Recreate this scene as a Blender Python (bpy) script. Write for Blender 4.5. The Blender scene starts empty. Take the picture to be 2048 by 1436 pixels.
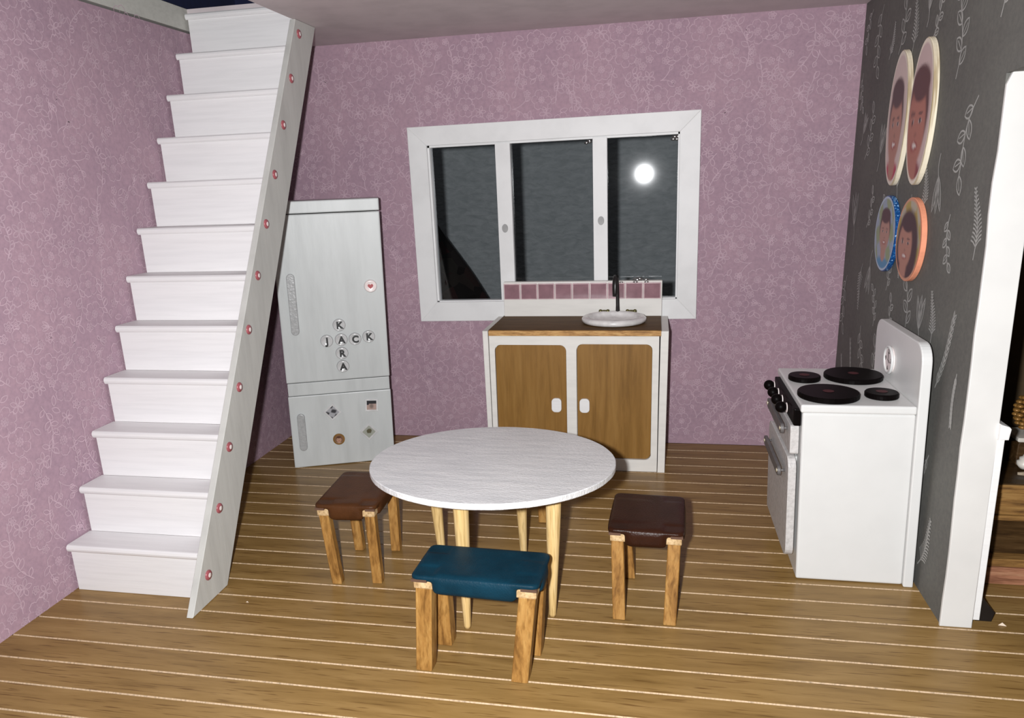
import bpy, bmesh, math, random
from mathutils import Vector, Matrix
R_ = random.Random(7)
PI = math.pi
C = bpy.context.scene.collection
S = bpy.context.scene

# ------------------------------------------------------------------ camera
cd = bpy.data.cameras.new('camera'); cam = bpy.data.objects.new('camera', cd); C.objects.link(cam)
cr = Vector((0.9810478, 0.1902600, -0.0366913)); cu = Vector((-0.0179655, 0.2778585, 0.9604540)); cf = Vector((-0.1929310, 0.9415921, -0.2760106))
m = Matrix.Identity(4)
for i in range(3):
    m[i][0] = cr[i]; m[i][1] = cu[i]; m[i][2] = -cf[i]
m[0][3], m[1][3], m[2][3] = 2.486818, -4.716695, 1.664037
cam.matrix_world = m
cd.sensor_fit = 'HORIZONTAL'; cd.sensor_width = 36.0
cd.lens = 1507.4363 / 2048 * 36
cd.shift_x = (1024 - 1008.197) / 2048; cd.shift_y = (796.0286 - 718) / 2048
cd.clip_start = 0.05; cd.clip_end = 60
S.camera = cam
# ------------------------------------------------------------------ world, light, exposure
w = bpy.data.worlds.new('world'); S.world = w; w.use_nodes = True
w.node_tree.nodes['Background'].inputs[0].default_value = (0.9, 0.93, 1.0, 1)
w.node_tree.nodes['Background'].inputs[1].default_value = 0.035
S.view_settings.view_transform = 'Standard'; S.view_settings.look = 'None'
S.view_settings.gamma = 1; S.view_settings.use_curve_mapping = False
S.view_settings.exposure = 0.0
ld = bpy.data.lights.new('phone_flash', 'POINT'); lo = bpy.data.objects.new('phone_flash', ld); C.objects.link(lo)
lo.location = (2.345, -4.72, 1.69); ld.energy = 600; ld.color = (0.985, 0.99, 1.0); ld.shadow_soft_size = 0.03

# ------------------------------------------------------------------ materials
def newmat(name):
    mt = bpy.data.materials.new(name); mt.use_nodes = True
    nt = mt.node_tree; b = nt.nodes['Principled BSDF']
    return mt, nt, b
def tex_coord(nt, scale, rnd=False, rot=(0, 0, 0)):
    tc = nt.nodes.new('ShaderNodeTexCoord'); mp = nt.nodes.new('ShaderNodeMapping')
    mp.inputs['Scale'].default_value = scale; mp.inputs['Rotation'].default_value = rot
    if rnd:
        oi = nt.nodes.new('ShaderNodeObjectInfo'); vm = nt.nodes.new('ShaderNodeVectorMath'); vm.operation = 'SCALE'
        cb = nt.nodes.new('ShaderNodeCombineXYZ')
        for k in range(3): nt.links.new(oi.outputs['Random'], cb.inputs[k])
        nt.links.new(cb.outputs[0], vm.inputs[0]); vm.inputs['Scale'].default_value = 37.0
        ad = nt.nodes.new('ShaderNodeVectorMath'); ad.operation = 'ADD'
        nt.links.new(tc.outputs['Object'], ad.inputs[0]); nt.links.new(vm.outputs[0], ad.inputs[1])
        nt.links.new(ad.outputs[0], mp.inputs[0])
    else:
        nt.links.new(tc.outputs['Object'], mp.inputs[0])
    return mp
def noise(nt, mp, scale=1.0, detail=4, rough=0.55, dist=0.0):
    n = nt.nodes.new('ShaderNodeTexNoise'); n.inputs['Scale'].default_value = scale
    n.inputs['Detail'].default_value = detail; n.inputs['Roughness'].default_value = rough; n.inputs['Distortion'].default_value = dist
    nt.links.new(mp.outputs[0], n.inputs['Vector']); return n
def ramp(nt, src, stops):
    r = nt.nodes.new('ShaderNodeValToRGB'); e = r.color_ramp.elements
    e[0].position, e[0].color = stops[0][0], (*stops[0][1], 1)
    e[1].position, e[1].color = stops[-1][0], (*stops[-1][1], 1)
    for p, c in stops[1:-1]:
        x = e.new(p); x.color = (*c, 1)
    nt.links.new(src, r.inputs[0]); return r
def bump(nt, b, src, strength, dist=0.01):
    bp = nt.nodes.new('ShaderNodeBump'); bp.inputs['Strength'].default_value = strength; bp.inputs['Distance'].default_value = dist
    nt.links.new(src, bp.inputs['Height']); nt.links.new(bp.outputs[0], b.inputs['Normal'])
def mixc(nt, fac, a, bcol, mode='MULTIPLY'):
    mx = nt.nodes.new('ShaderNodeMix'); mx.data_type = 'RGBA'; mx.blend_type = mode
    if isinstance(fac, float): mx.inputs[0].default_value = fac
    else: nt.links.new(fac, mx.inputs[0])
    for s_, v in ((6, a), (7, bcol)):
        if isinstance(v, tuple): mx.inputs[s_].default_value = (*v, 1)
        else: nt.links.new(v, mx.inputs[s_])
    return mx.outputs[2]
def paint(name, col, var=0.08, stretch=(3, 3, 40), rough=0.5, bstr=0.15, bscale=60, spec=0.4, bdist=0.004):
    mt, nt, b = newmat(name)
    mp = tex_coord(nt, stretch, True); n = noise(nt, mp, 1.0, 5)
    d = tuple(c * (1 - var * 2) for c in col); u = tuple(min(1, c * (1 + var * .6)) for c in col)
    r = ramp(nt, n.outputs[0], [(0.25, d), (0.55, col), (0.8, u)])
    nt.links.new(r.outputs[0], b.inputs['Base Color']); b.inputs['Roughness'].default_value = rough
    b.inputs['Specular IOR Level'].default_value = spec
    mp2 = tex_coord(nt, tuple(0.25 * bscale * s_ / 10 for s_ in stretch)); n2 = noise(nt, mp2, 1.0, 3)
    bump(nt, b, n2.outputs[0], bstr, bdist); return mt
def plain(name, col, rough=0.5, metal=0.0, spec=0.5, coat=0.0):
    mt, nt, b = newmat(name); b.inputs['Base Color'].default_value = (*col, 1)
    b.inputs['Roughness'].default_value = rough; b.inputs['Metallic'].default_value = metal
    b.inputs['Specular IOR Level'].default_value = spec; b.inputs['Coat Weight'].default_value = coat
    mp = tex_coord(nt, (20, 20, 20)); n = noise(nt, mp, 1.0, 3)
    r = ramp(nt, n.outputs[0], [(0.3, tuple(c * 0.85 for c in col)), (0.7, tuple(min(1, c * 1.1) for c in col))])
    nt.links.new(r.outputs[0], b.inputs['Base Color']); return mt
def wood(name, dark, mid, light, stretch, rough=0.5, spec=0.4, streak=0.7, bstr=0.1):
    mt, nt, b = newmat(name)
    mp = tex_coord(nt, stretch, True); n = noise(nt, mp, 1.0, 6, 0.65, 0.6)
    r = ramp(nt, n.outputs[0], [(0.28, dark), (0.5, mid), (0.72, light)])
    col = r.outputs[0]
    mp3 = tex_coord(nt, tuple(s_ * 3.2 for s_ in stretch), True); n3 = noise(nt, mp3, 1.0, 3, 0.5)
    r3 = ramp(nt, n3.outputs[0], [(0.36, (0.62, 0.58, 0.5)), (0.5, (1, 1, 1))])
    col = mixc(nt, streak or 0.7, col, r3.outputs[0])
    nt.links.new(col, b.inputs['Base Color']); b.inputs['Roughness'].default_value = rough
    b.inputs['Specular IOR Level'].default_value = spec
    bump(nt, b, n3.outputs[0], bstr, 0.003); return mt

WHITE = paint('white_paint', (0.80, 0.795, 0.79), 0.03, (4, 4, 60))
WHITE_H = paint('white_paint_brushed_across', (0.755, 0.745, 0.745), 0.035, (3, 40, 60))
WHITE_FR = paint('white_streaky_fridge_paint', (0.55, 0.57, 0.565), 0.06, (14, 14, 2.2), 0.4, 0.25)
WHITE_WIN = paint('white_window_paint', (0.76, 0.76, 0.76), 0.05, (5, 5, 5), 0.45)
TRIMW = paint('cream_trim_paint', (0.66, 0.65, 0.63), 0.03, (5, 5, 5))
CREAM = paint('cream_paint', (0.76, 0.74, 0.70), 0.04, (5, 5, 30))
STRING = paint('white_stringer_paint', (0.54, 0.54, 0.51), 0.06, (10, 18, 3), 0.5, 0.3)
STOVE = paint('white_stove_paint', (0.68, 0.68, 0.67), 0.02, (6, 6, 6), 0.32, 0.12)
STOVE_R = paint('rough_stove_paint', (0.55, 0.53, 0.52), 0.12, (60, 60, 60), 0.5, 0.6, 40, 0.5, 0.004)
CEIL = paint('mauve_grey_ceiling_paint', (0.62, 0.55, 0.555), 0.08, (5, 5, 5), 0.6)
BEAM = paint('grey_plywood_edge', (0.50, 0.49, 0.45), 0.06, (5, 30, 50), 0.7)
NAVY = plain('navy_dark_cloth', (0.006, 0.010, 0.045), 0.9)
SINKW = plain('white_ceramic', (0.72, 0.70, 0.69), 0.25, 0, 0.5, 0.2)
BLACK = plain('black_gloss', (0.003, 0.002, 0.002), 0.4, 0, 0.05)
BLACKM = plain('black_metal', (0.012, 0.010, 0.010), 0.35)
BRASS = plain('tarnished_brass', (0.16, 0.15, 0.06), 0.4, 0.7)
METAL = plain('dull_grey_metal', (0.15, 0.14, 0.14), 0.5, 0.3)
NAILM = plain('bright_nail_head', (0.75, 0.68, 0.5), 0.3, 0.6)
HANDLE = paint('silver_glitter_paint', (0.38, 0.385, 0.385), 0.10, (60, 60, 60), 0.35, 0.5, 40, 0.6, 0.004)
PINKR = plain('dusty_pink_stud', (0.36, 0.095, 0.11), 0.3)
PEARL_GLINT = plain('white_pearl_and_glint', (0.9, 0.8, 0.78), 0.2)
REDD = plain('dark_red_mark', (0.06, 0.005, 0.008), 0.6)
REDM = plain('deep_red', (0.35, 0.01, 0.015), 0.4)
LETTERM = plain('black_letter_ink', (0.008, 0.008, 0.008), 0.5)
BEADM = plain('pale_grey_resin', (0.60, 0.60, 0.60), 0.15, 0, 0.6, 0.5)
BEADR = plain('grey_bead_edge', (0.36, 0.36, 0.36), 0.25)
GREYOV = plain('grey_dab', (0.36, 0.36, 0.36), 0.6)
BEIGEEDGE = paint('pale_groove_fibre', (0.52, 0.38, 0.25), 0.25, (120, 60, 60), 0.85)
DARKGAP = plain('dark_gap', (0.05, 0.028, 0.014), 0.9)
STOOLW = wood('stained_stool_wood', (0.13, 0.052, 0.010), (0.33, 0.165, 0.042), (0.47, 0.27, 0.085), (30, 30, 6), 0.45, 0.4, None, 0.15)
PALEW = wood('pale_bare_wood', (0.35, 0.22, 0.10), (0.55, 0.38, 0.20), (0.70, 0.54, 0.33), (30, 30, 30), 0.6)
TLEG = wood('pale_pine_leg', (0.50, 0.33, 0.12), (0.66, 0.46, 0.20), (0.74, 0.56, 0.29), (40, 40, 2.0), 0.5)
DOORW = wood('brown_stained_door_wood', (0.17, 0.080, 0.012), (0.25, 0.125, 0.026), (0.30, 0.160, 0.040), (18, 18, 1.5), 0.5, 0.3, 0.25)
TOPW = wood('dark_stained_worktop', (0.07, 0.035, 0.010), (0.115, 0.06, 0.020), (0.15, 0.08, 0.028), (3, 26, 30), 0.6, 0.15)
EDGEW = wood('raw_worktop_edge', (0.20, 0.09, 0.02), (0.50, 0.27, 0.09), (0.68, 0.44, 0.18), (9, 20, 60), 0.6)
BENCHW = wood('neighbour_bench_wood', (0.10, 0.045, 0.012), (0.27, 0.14, 0.04), (0.36, 0.21, 0.07), (4, 40, 50), 0.6)
BENCHR = wood('reddish_base_wood', (0.14, 0.05, 0.025), (0.36, 0.16, 0.09), (0.45, 0.24, 0.14), (4, 40, 50), 0.6)
BENCHD = wood('dark_bench_wood', (0.02, 0.01, 0.004), (0.05, 0.025, 0.008), (0.09, 0.05, 0.02), (4, 40, 50), 0.4)
BROWNWALL = plain('brown_wall', (0.075, 0.045, 0.018), 0.8)

def leather(name, col, rough):
    mt, nt, b = newmat(name)
    mp = tex_coord(nt, (1, 1, 1)); v = nt.nodes.new('ShaderNodeTexVoronoi'); v.inputs['Scale'].default_value = 160
    nt.links.new(mp.outputs[0], v.inputs['Vector']); n = noise(nt, mp, 9, 4)
    r = ramp(nt, n.outputs[0], [(0.3, tuple(c * .75 for c in col)), (0.7, tuple(c * 1.25 for c in col))])
    nt.links.new(r.outputs[0], b.inputs['Base Color']); b.inputs['Roughness'].default_value = rough; b.inputs['Specular IOR Level'].default_value = 0.13
    bump(nt, b, v.outputs['Distance'], 0.25, 0.002); return mt
LBROWN = leather('brown_leather', (0.070, 0.026, 0.009), 0.45)
LDARK = leather('dark_brown_leather', (0.030, 0.010, 0.005), 0.36)
LBLUE = leather('teal_blue_leather', (0.003, 0.026, 0.045), 0.48)
LEDGE = plain('raw_leather_edge', (0.10, 0.05, 0.03), 0.8)

# laminate floor
LAM, nt, b = newmat('oak_laminate')
mp = tex_coord(nt, (2.2, 18, 1), True); n = noise(nt, mp, 1.0, 5, 0.6, 0.4)
r = ramp(nt, n.outputs[0], [(0.3, (0.20, 0.115, 0.036)), (0.5, (0.265, 0.158, 0.053)), (0.72, (0.32, 0.198, 0.073))])
mp2 = tex_coord(nt, (7, 170, 1), True); n2 = noise(nt, mp2, 1.0, 2, 0.5, 0.2)
r2 = ramp(nt, n2.outputs[0], [(0.30, (0.45, 0.36, 0.28)), (0.40, (1, 1, 1))])
nt.links.new(mixc(nt, 0.85, r.outputs[0], r2.outputs[0]), b.inputs['Base Color'])
b.inputs['Roughness'].default_value = 0.30; b.inputs['Specular IOR Level'].default_value = 0.20
bump(nt, b, n2.outputs[0], 0.05, 0.002)
# table top: rough sparkling white paint
TABLETOP, nt, b = newmat('rough_white_tabletop_paint')
mp = tex_coord(nt, (5, 34, 5)); n = noise(nt, mp, 1, 5)
r = ramp(nt, n.outputs[0], [(0.3, (0.62, 0.62, 0.63)), (0.7, (0.80, 0.79, 0.79))])
nt.links.new(r.outputs[0], b.inputs['Base Color']); b.inputs['Roughness'].default_value = 0.33
mp = tex_coord(nt, (60, 170, 60)); n = noise(nt, mp, 1, 4, 0.7); bump(nt, b, n.outputs[0], 0.75, 0.006)
# wallpaper papers and inks
def paper(name, a, c2, c3):
    mt, nt, b = newmat(name)
    mp = tex_coord(nt, (1, 1, 1)); n = noise(nt, mp, 2.6, 3); nf = noise(nt, mp, 46, 4, 0.7)
    r = ramp(nt, n.outputs[0], [(0.35, a), (0.65, c2)])
    r2 = ramp(nt, nf.outputs[0], [(0.3, (0.86, 0.86, 0.88)), (0.7, (1.1, 1.08, 1.08))])
    nt.links.new(mixc(nt, 1.0, r.outputs[0], r2.outputs[0]), b.inputs['Base Color'])
    b.inputs['Roughness'].default_value = 0.75; b.inputs['Specular IOR Level'].default_value = 0.2
    return mt
PAPER = paper('mauve_wallpaper', (0.365, 0.250, 0.305), (0.41, 0.278, 0.33), 0)
INK = plain('pale_pink_wallpaper_print', (0.51, 0.37, 0.43), 0.75, 0, 0.2)
GPAPER = paper('charcoal_wallpaper', (0.125, 0.122, 0.113), (0.148, 0.148, 0.134), 0)
GINK = plain('pale_grey_wallpaper_print', (0.38, 0.375, 0.36), 0.8, 0, 0.2)
PAPEREDGE = plain('raw_wall_edge', (0.5, 0.46, 0.44), 0.9)
ROOMW, nt, b = newmat('far_textured_plaster')
mp = tex_coord(nt, (2.5, 2.5, 6)); n = noise(nt, mp, 3, 4, 0.6, 0.5)
r = ramp(nt, n.outputs[0], [(0.35, (0.60, 0.64, 0.64)), (0.68, (0.80, 0.83, 0.83))])
nt.links.new(r.outputs[0], b.inputs['Base Color']); bump(nt, b, n.outputs[0], 0.8, 0.03); b.inputs['Roughness'].default_value = 0.9
# clear pane
def glassy(name, tint, gl, rough):
    mt = bpy.data.materials.new(name); mt.use_nodes = True; nt = mt.node_tree; nt.nodes.clear()
    o = nt.nodes.new('ShaderNodeOutputMaterial'); t = nt.nodes.new('ShaderNodeBsdfTransparent'); g = nt.nodes.new('ShaderNodeBsdfGlossy')
    fr = nt.nodes.new('ShaderNodeFresnel'); fr.inputs[0].default_value = 1.45; mx = nt.nodes.new('ShaderNodeMixShader')
    t.inputs[0].default_value = (*tint, 1); g.inputs['Roughness'].default_value = rough
    mu = nt.nodes.new('ShaderNodeMath'); mu.operation = 'MULTIPLY'; mu.inputs[1].default_value = gl
    nt.links.new(fr.outputs[0], mu.inputs[0]); nt.links.new(mu.outputs[0], mx.inputs[0])
    nt.links.new(t.outputs[0], mx.inputs[1]); nt.links.new(g.outputs[0], mx.inputs[2]); nt.links.new(mx.outputs[0], o.inputs[0]); return mt
PANE = glassy('clear_acrylic_pane', (0.92, 0.93, 0.94), 1.0, 0.036)
GLUE = glassy('clear_glue', (0.85, 0.85, 0.85), 7.0, 0.16)
TILE = plain('dusty_pink_resin_tile', (0.30, 0.165, 0.19), 0.12, 0, 0.6, 1.0)
TILEEDGE = plain('pale_pink_tile_edge', (0.70, 0.52, 0.54), 0.2, 0, 0.6, 0.6)
QUILT, nt, b = newmat('shade_toned_patterned_quilt')
mp = tex_coord(nt, (7, 7, 7)); v = nt.nodes.new('ShaderNodeTexVoronoi'); v.inputs['Scale'].default_value = 1.0; nt.links.new(mp.outputs[0], v.inputs['Vector'])
r = ramp(nt, v.outputs['Color'], [(0.2, (0.012, 0.006, 0.004)), (0.45, (0.035, 0.026, 0.024)), (0.6, (0.075, 0.010, 0.012)), (0.8, (0.055, 0.045, 0.035))])  # pattern colours kept very dark to hold the quilt's presumed shade
nt.links.new(r.outputs[0], b.inputs['Base Color']); b.inputs['Roughness'].default_value = 0.95
PRINT, nt, b = newmat('photo_print')
at = nt.nodes.new('ShaderNodeAttribute'); at.attribute_name = 'print'; nt.links.new(at.outputs[0], b.inputs['Base Color']); b.inputs['Roughness'].default_value = 0.35
GLIT, nt, b = newmat('blue_glitter_edge')
mp = tex_coord(nt, (150, 150, 150)); v = nt.nodes.new('ShaderNodeTexVoronoi'); v.inputs['Scale'].default_value = 1.0; nt.links.new(mp.outputs[0], v.inputs['Vector'])
sp = nt.nodes.new('ShaderNodeSeparateColor'); nt.links.new(v.outputs['Color'], sp.inputs[0])
r = ramp(nt, sp.outputs[0], [(0.5, (0.005, 0.06, 0.22)), (0.86, (0.02, 0.15, 0.42)), (0.95, (0.35, 0.6, 0.9))])
nt.links.new(r.outputs[0], b.inputs['Base Color']); b.inputs['Roughness'].default_value = 0.3; bump(nt, b, sp.outputs[1], 0.5, 0.004)
CORAL = paint('coral_edge_paint', (0.80, 0.32, 0.19), 0.07, (30, 30, 30), 0.45)
PLY, nt, b = newmat('cream_plywood_edge')
mp = tex_coord(nt, (60, 3, 3)); n = noise(nt, mp, 1, 3)
r = ramp(nt, n.outputs[0], [(0.38, (0.42, 0.33, 0.20)), (0.5, (0.78, 0.70, 0.54)), (0.7, (0.85, 0.79, 0.64))])
nt.links.new(r.outputs[0], b.inputs['Base Color']); b.inputs['Roughness'].default_value = 0.7

# ------------------------------------------------------------------ helpers
def obj(name, bm, mats, parent=None, smooth=False):
    me = bpy.data.meshes.new(name); bm.normal_update(); bm.to_mesh(me); bm.free()
    return link(name, me, mats, parent, smooth)
def link(name, me, mats, parent=None, smooth=False):
    if not isinstance(mats, (list, tuple)): mats = [mats]
    for x in mats: me.materials.append(x)
    if smooth:
        for p in me.polygons: p.use_smooth = True
    o = bpy.data.objects.new(name, me); C.objects.link(o)
    if parent: o.parent = parent
    return o
def tag(o, label=None, cat=None, group=None, kind=None):
    if label: o['label'] = label
    if cat: o['category'] = cat
    if group: o['group'] = group
    if kind: o['kind'] = kind
    return o
def struct(o): o['kind'] = 'structure'; return o
def thing(name, label, cat, loc=(0, 0, 0), rz=0.0, group=None):
    o = bpy.data.objects.new(name, None); C.objects.link(o); o.location = loc; o.rotation_euler = (0, 0, rz)
    o.empty_display_size = 0.05
    return tag(o, label, cat, group)
def add_box(bm, x0, x1, y0, y1, z0, z1, mi=0):
    vs = [bm.verts.new(p) for p in [(x0, y0, z0), (x1, y0, z0), (x1, y1, z0), (x0, y1, z0), (x0, y0, z1), (x1, y0, z1), (x1, y1, z1), (x0, y1, z1)]]
    fs = []
    for q in [(0, 3, 2, 1), (4, 5, 6, 7), (0, 1, 5, 4), (1, 2, 6, 5), (2, 3, 7, 6), (3, 0, 4, 7)]:
        f = bm.faces.new([vs[i] for i in q]); f.material_index = mi; fs.append(f)
    return vs, fs
def bev(bm, wd, seg=2, edges=None):
    if wd > 0: bmesh.ops.bevel(bm, geom=list(edges if edges else bm.edges), offset=wd, segments=seg, affect='EDGES', profile=0.6, clamp_overlap=True)
def box(name, x0, x1, y0, y1, z0, z1, mat, parent=None, bv=0.004, seg=2, smooth=False):
    bm = bmesh.new(); add_box(bm, x0, x1, y0, y1, z0, z1); bev(bm, bv, seg); return obj(name, bm, mat, parent, smooth)
def prism_bm(pts, fn, a, c, bv=0.0, seg=2):
    """pts: ccw 2D outline; fn(u,v,t)->3D; extruded t=a..c"""
    bm = bmesh.new()
    A = [bm.verts.new(fn(u, v, a)) for u, v in pts]; B = [bm.verts.new(fn(u, v, c)) for u, v in pts]
    n = len(pts); f0 = bm.faces.new(A[::-1]); f1 = bm.faces.new(B)
    for i in range(n): bm.faces.new([A[i], A[(i + 1) % n], B[(i + 1) % n], B[i]])
    bmesh.ops.recalc_face_normals(bm, faces=bm.faces)
    if bv: bev(bm, bv, seg, set(f0.edges) | set(f1.edges))
    return bm
def rrect(x0, x1, z0, z1, r, n=6, corners='1111'):
    out = []
    for k, (cx, cz, a0) in enumerate([(x1 - r, z1 - r, 0), (x0 + r, z1 - r, 90), (x0 + r, z0 + r, 180), (x1 - r, z0 + r, 270)]):
        if corners[k] == '1':
            for i in range(n + 1):
                a = math.radians(a0 + 90 * i / n); out.append((cx + r * math.cos(a), cz + r * math.sin(a)))
        else: out.append([(x1, z1), (x0, z1), (x0, z0), (x1, z0)][k])
    return out
XZ = lambda u, v, t: (u, t, v)
YZ = lambda u, v, t: (t, u, v)
XY = lambda u, v, t: (u, v, t)
def circ(cx, cy, r, n=32, ry=None):
    return [(cx + r * math.cos(2 * PI * i / n), cy + (ry or r) * math.sin(2 * PI * i / n)) for i in range(n)]
def lathe(prof, n=40, cx=0, cy=0, cap0=True, cap1=True):
    bm = bmesh.new(); rings = []
    for r, z in prof:
        rings.append([bm.verts.new((cx + r * math.cos(2 * PI * i / n), cy + r * math.sin(2 * PI * i / n), z)) for i in range(n)])
    for a, c in zip(rings, rings[1:]):
        for i in range(n): bm.faces.new([a[i], a[(i + 1) % n], c[(i + 1) % n], c[i]])
    if cap0: bm.faces.new(rings[0][::-1])
    if cap1: bm.faces.new(rings[-1])
    bmesh.ops.recalc_face_normals(bm, faces=bm.faces); return bm
def tube_bm(pts, rad, n=12, bm=None):
    bm = bm or bmesh.new(); P = [Vector(p) for p in pts]; rad = rad if isinstance(rad, (list, tuple)) else [rad] * len(P)
    up = Vector((0.3, 0.9, 0.1)).normalized(); rings = []
    for i, p in enumerate(P):
        t = (P[min(i + 1, len(P) - 1)] - P[max(i - 1, 0)]).normalized()
        a = t.cross(up).normalized(); c = t.cross(a).normalized()
        rings.append([bm.verts.new(p + rad[i] * (math.cos(2 * PI * k / n) * a + math.sin(2 * PI * k / n) * c)) for k in range(n)])
    for a, c in zip(rings, rings[1:]):
        for k in range(n): bm.faces.new([a[k], a[(k + 1) % n], c[(k + 1) % n], c[k]])
    bm.faces.new(rings[0]); bm.faces.new(rings[-1][::-1]); bmesh.ops.recalc_face_normals(bm, faces=bm.faces); return bm
def sphere_bm(c, r, sx=1, sy=1, sz=1, u=20, v=12, bm=None):
    bm = bm or bmesh.new()
    g = bmesh.ops.create_uvsphere(bm, u_segments=u, v_segments=v, radius=r)
    for x in g['verts']: x.co = Vector((c[0] + x.co.x * sx, c[1] + x.co.y * sy, c[2] + x.co.z * sz))
    return bm
def shear(o, kx):
    for v in o.data.vertices: v.co.x += kx * v.co.z
    return o
def text_mesh(s, size, extr=0.001, off=0.0):
    cu_ = bpy.data.curves.new('letter', 'FONT'); cu_.body = s; cu_.size = size; cu_.extrude = extr; cu_.offset = off
    cu_.align_x = 'CENTER'; cu_.align_y = 'CENTER'; cu_.resolution_u = 4
    t = bpy.data.objects.new('letter', cu_); C.objects.link(t)
    bpy.context.view_layer.update()
    me = bpy.data.meshes.new_from_object(t.evaluated_get(bpy.context.evaluated_depsgraph_get()))
    bpy.data.objects.remove(t); bpy.data.curves.remove(cu_); me.materials.clear(); return me

# ------------------------------------------------------------------ wallpaper print as thin ribbons
class Print:
    def __init__(s, fn, wd): s.fn, s.wd, s.v, s.f, s.o, s.k = fn, wd, [], [], [], 0
    def line(s, pts, closed=False, wd=None, base=0):
        wd = (wd or s.wd) / 2; n = len(pts); L = []
        for i in range(n):
            a = pts[(i - 1) % n] if (closed or i > 0) else pts[0]; c = pts[(i + 1) % n] if (closed or i < n - 1) else pts[-1]
            dx, dy = c[0] - a[0], c[1] - a[1]; l = math.hypot(dx, dy) or 1
            L.append((-dy / l * wd, dx / l * wd))
        b0 = len(s.v); s.k = (s.k + 1) % 37; s.o += [s.k * .00004] * (2 * n)
        for p, o in zip(pts, L): s.v += [(p[0] + o[0], p[1] + o[1]), (p[0] - o[0], p[1] - o[1])]
        for i in range(n if closed else n - 1):
            j = (i + 1) % n; s.f.append((b0 + 2 * i, b0 + 2 * j, b0 + 2 * j + 1, b0 + 2 * i + 1))
def tf(pts, x, y, a, k=1.0):
    c, s_ = math.cos(a) * k, math.sin(a) * k
    return [(x + c * u - s_ * v, y + s_ * u + c * v) for u, v in pts]
def lens(L, wd, n=7):
    up = [(L * i / n, wd * math.sin(PI * i / n) ** 0.8) for i in range(n + 1)]
    return up + [(u, -v) for u, v in up[-2:0:-1]]
def m_big(P, x, y, a, k):
    n = 54
    P.line(tf([(k * (0.70 + 0.26 * abs(math.sin(3 * t)) ** 0.55 + 0.03 * math.sin(17 * t)) * math.cos(t), k * (0.70 + 0.26 * abs(math.sin(3 * t)) ** 0.55 + 0.03 * math.sin(17 * t)) * math.sin(t)) for t in [2 * PI * i / n for i in range(n)]], x, y, a), True)
    for q in range(9):
        t = 2 * PI * q / 9; r_ = 0.25 * k; P.line(tf(circ(r_ * math.cos(t), r_ * math.sin(t), 0.055 * k, 6), x, y, a), True, P.wd * .8)
    for q in range(4):
        t = 2 * PI * q / 4 + .4; r_ = 0.10 * k; P.line(tf(circ(r_ * math.cos(t), r_ * math.sin(t), 0.05 * k, 6), x, y, a), True, P.wd * .8)
    for q in range(6):
        t = 2 * PI * (q + .0) / 6; P.line(tf([(k * .42 * math.cos(t), k * .42 * math.sin(t)), (k * .6 * math.cos(t), k * .6 * math.sin(t))], x, y, a), False, P.wd * .7)
def m_star(P, x, y, a, k):
    for q in range(5):
        P.line(tf(lens(k * .85, k * .24, 6), x + k * .12 * math.cos(a + q * 2 * PI / 5), y + k * .12 * math.sin(a + q * 2 * PI / 5), a + q * 2 * PI / 5), True)
    P.line(tf(circ(0, 0, k * .06, 6), x, y, a), True, P.wd * 1.6)
def m_small(P, x, y, a, k):
    n = 30
    P.line(tf([(k * (.8 + .2 * math.cos(5 * t)) * math.cos(t), k * (.8 + .2 * math.cos(5 * t)) * math.sin(t)) for t in [2 * PI * i / n for i in range(n)]], x, y, a), True)
    P.line(tf(circ(0, 0, k * .38, 8), x, y, a), True)
    P.line(tf(circ(0, 0, k * .1, 5), x, y, a), True)
def stem_pts(L, bend, n=14):
    return [(L * i / n, bend * math.sin(PI * 1.3 * i / n)) for i in range(n + 1)]
def m_vine(P, x, y, a, k):
    st = stem_pts(k, k * .12 * (1 if R_.random() < .5 else -1)); P.line(tf(st, x, y, a))
    for i in range(2, 14, 2):
        u, v = st[i]; sd = 1 if (i // 2) % 2 else -1; lf = lens(k * .17, k * .045, 6)
        px, py = tf([(u, v)], x, y, a)[0]; P.line(tf(lf, px, py, a + sd * R_.uniform(.6, .95)), True)
        px, py = tf([st[i - 1]], x, y, a)[0]
        if i % 4: P.line(tf(lf, px, py, a - sd * .8, .8), True)
def m_bud(P, x, y, a, k):
    for sd, q in ((1, 1), (-1, .75)):
        st = [(k * q * .7 * t, sd * k * .3 * t * t) for t in [i / 7 for i in range(8)]]; P.line(tf(st, x, y, a))
        px, py = tf([st[-1]], x, y, a)[0]; P.line(tf(lens(k * .3, k * .1, 7), px, py, a + sd * .6), True); P.line(tf(lens(k * .2, k * .05, 5), px, py, a + sd * .6), True, P.wd * .7)
def m_leaf(P, x, y, a, k):
    P.line(tf(lens(k, k * .24), x - k / 2 * math.cos(a), y - k / 2 * math.sin(a), a), True)
def m_tuft(P, x, y, a, k):
    for q in (-.5, 0, .45, 2.6): P.line(tf(lens(k * (.7 if q < 2 else .4), k * .11, 6), x, y, a + q), True)
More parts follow.
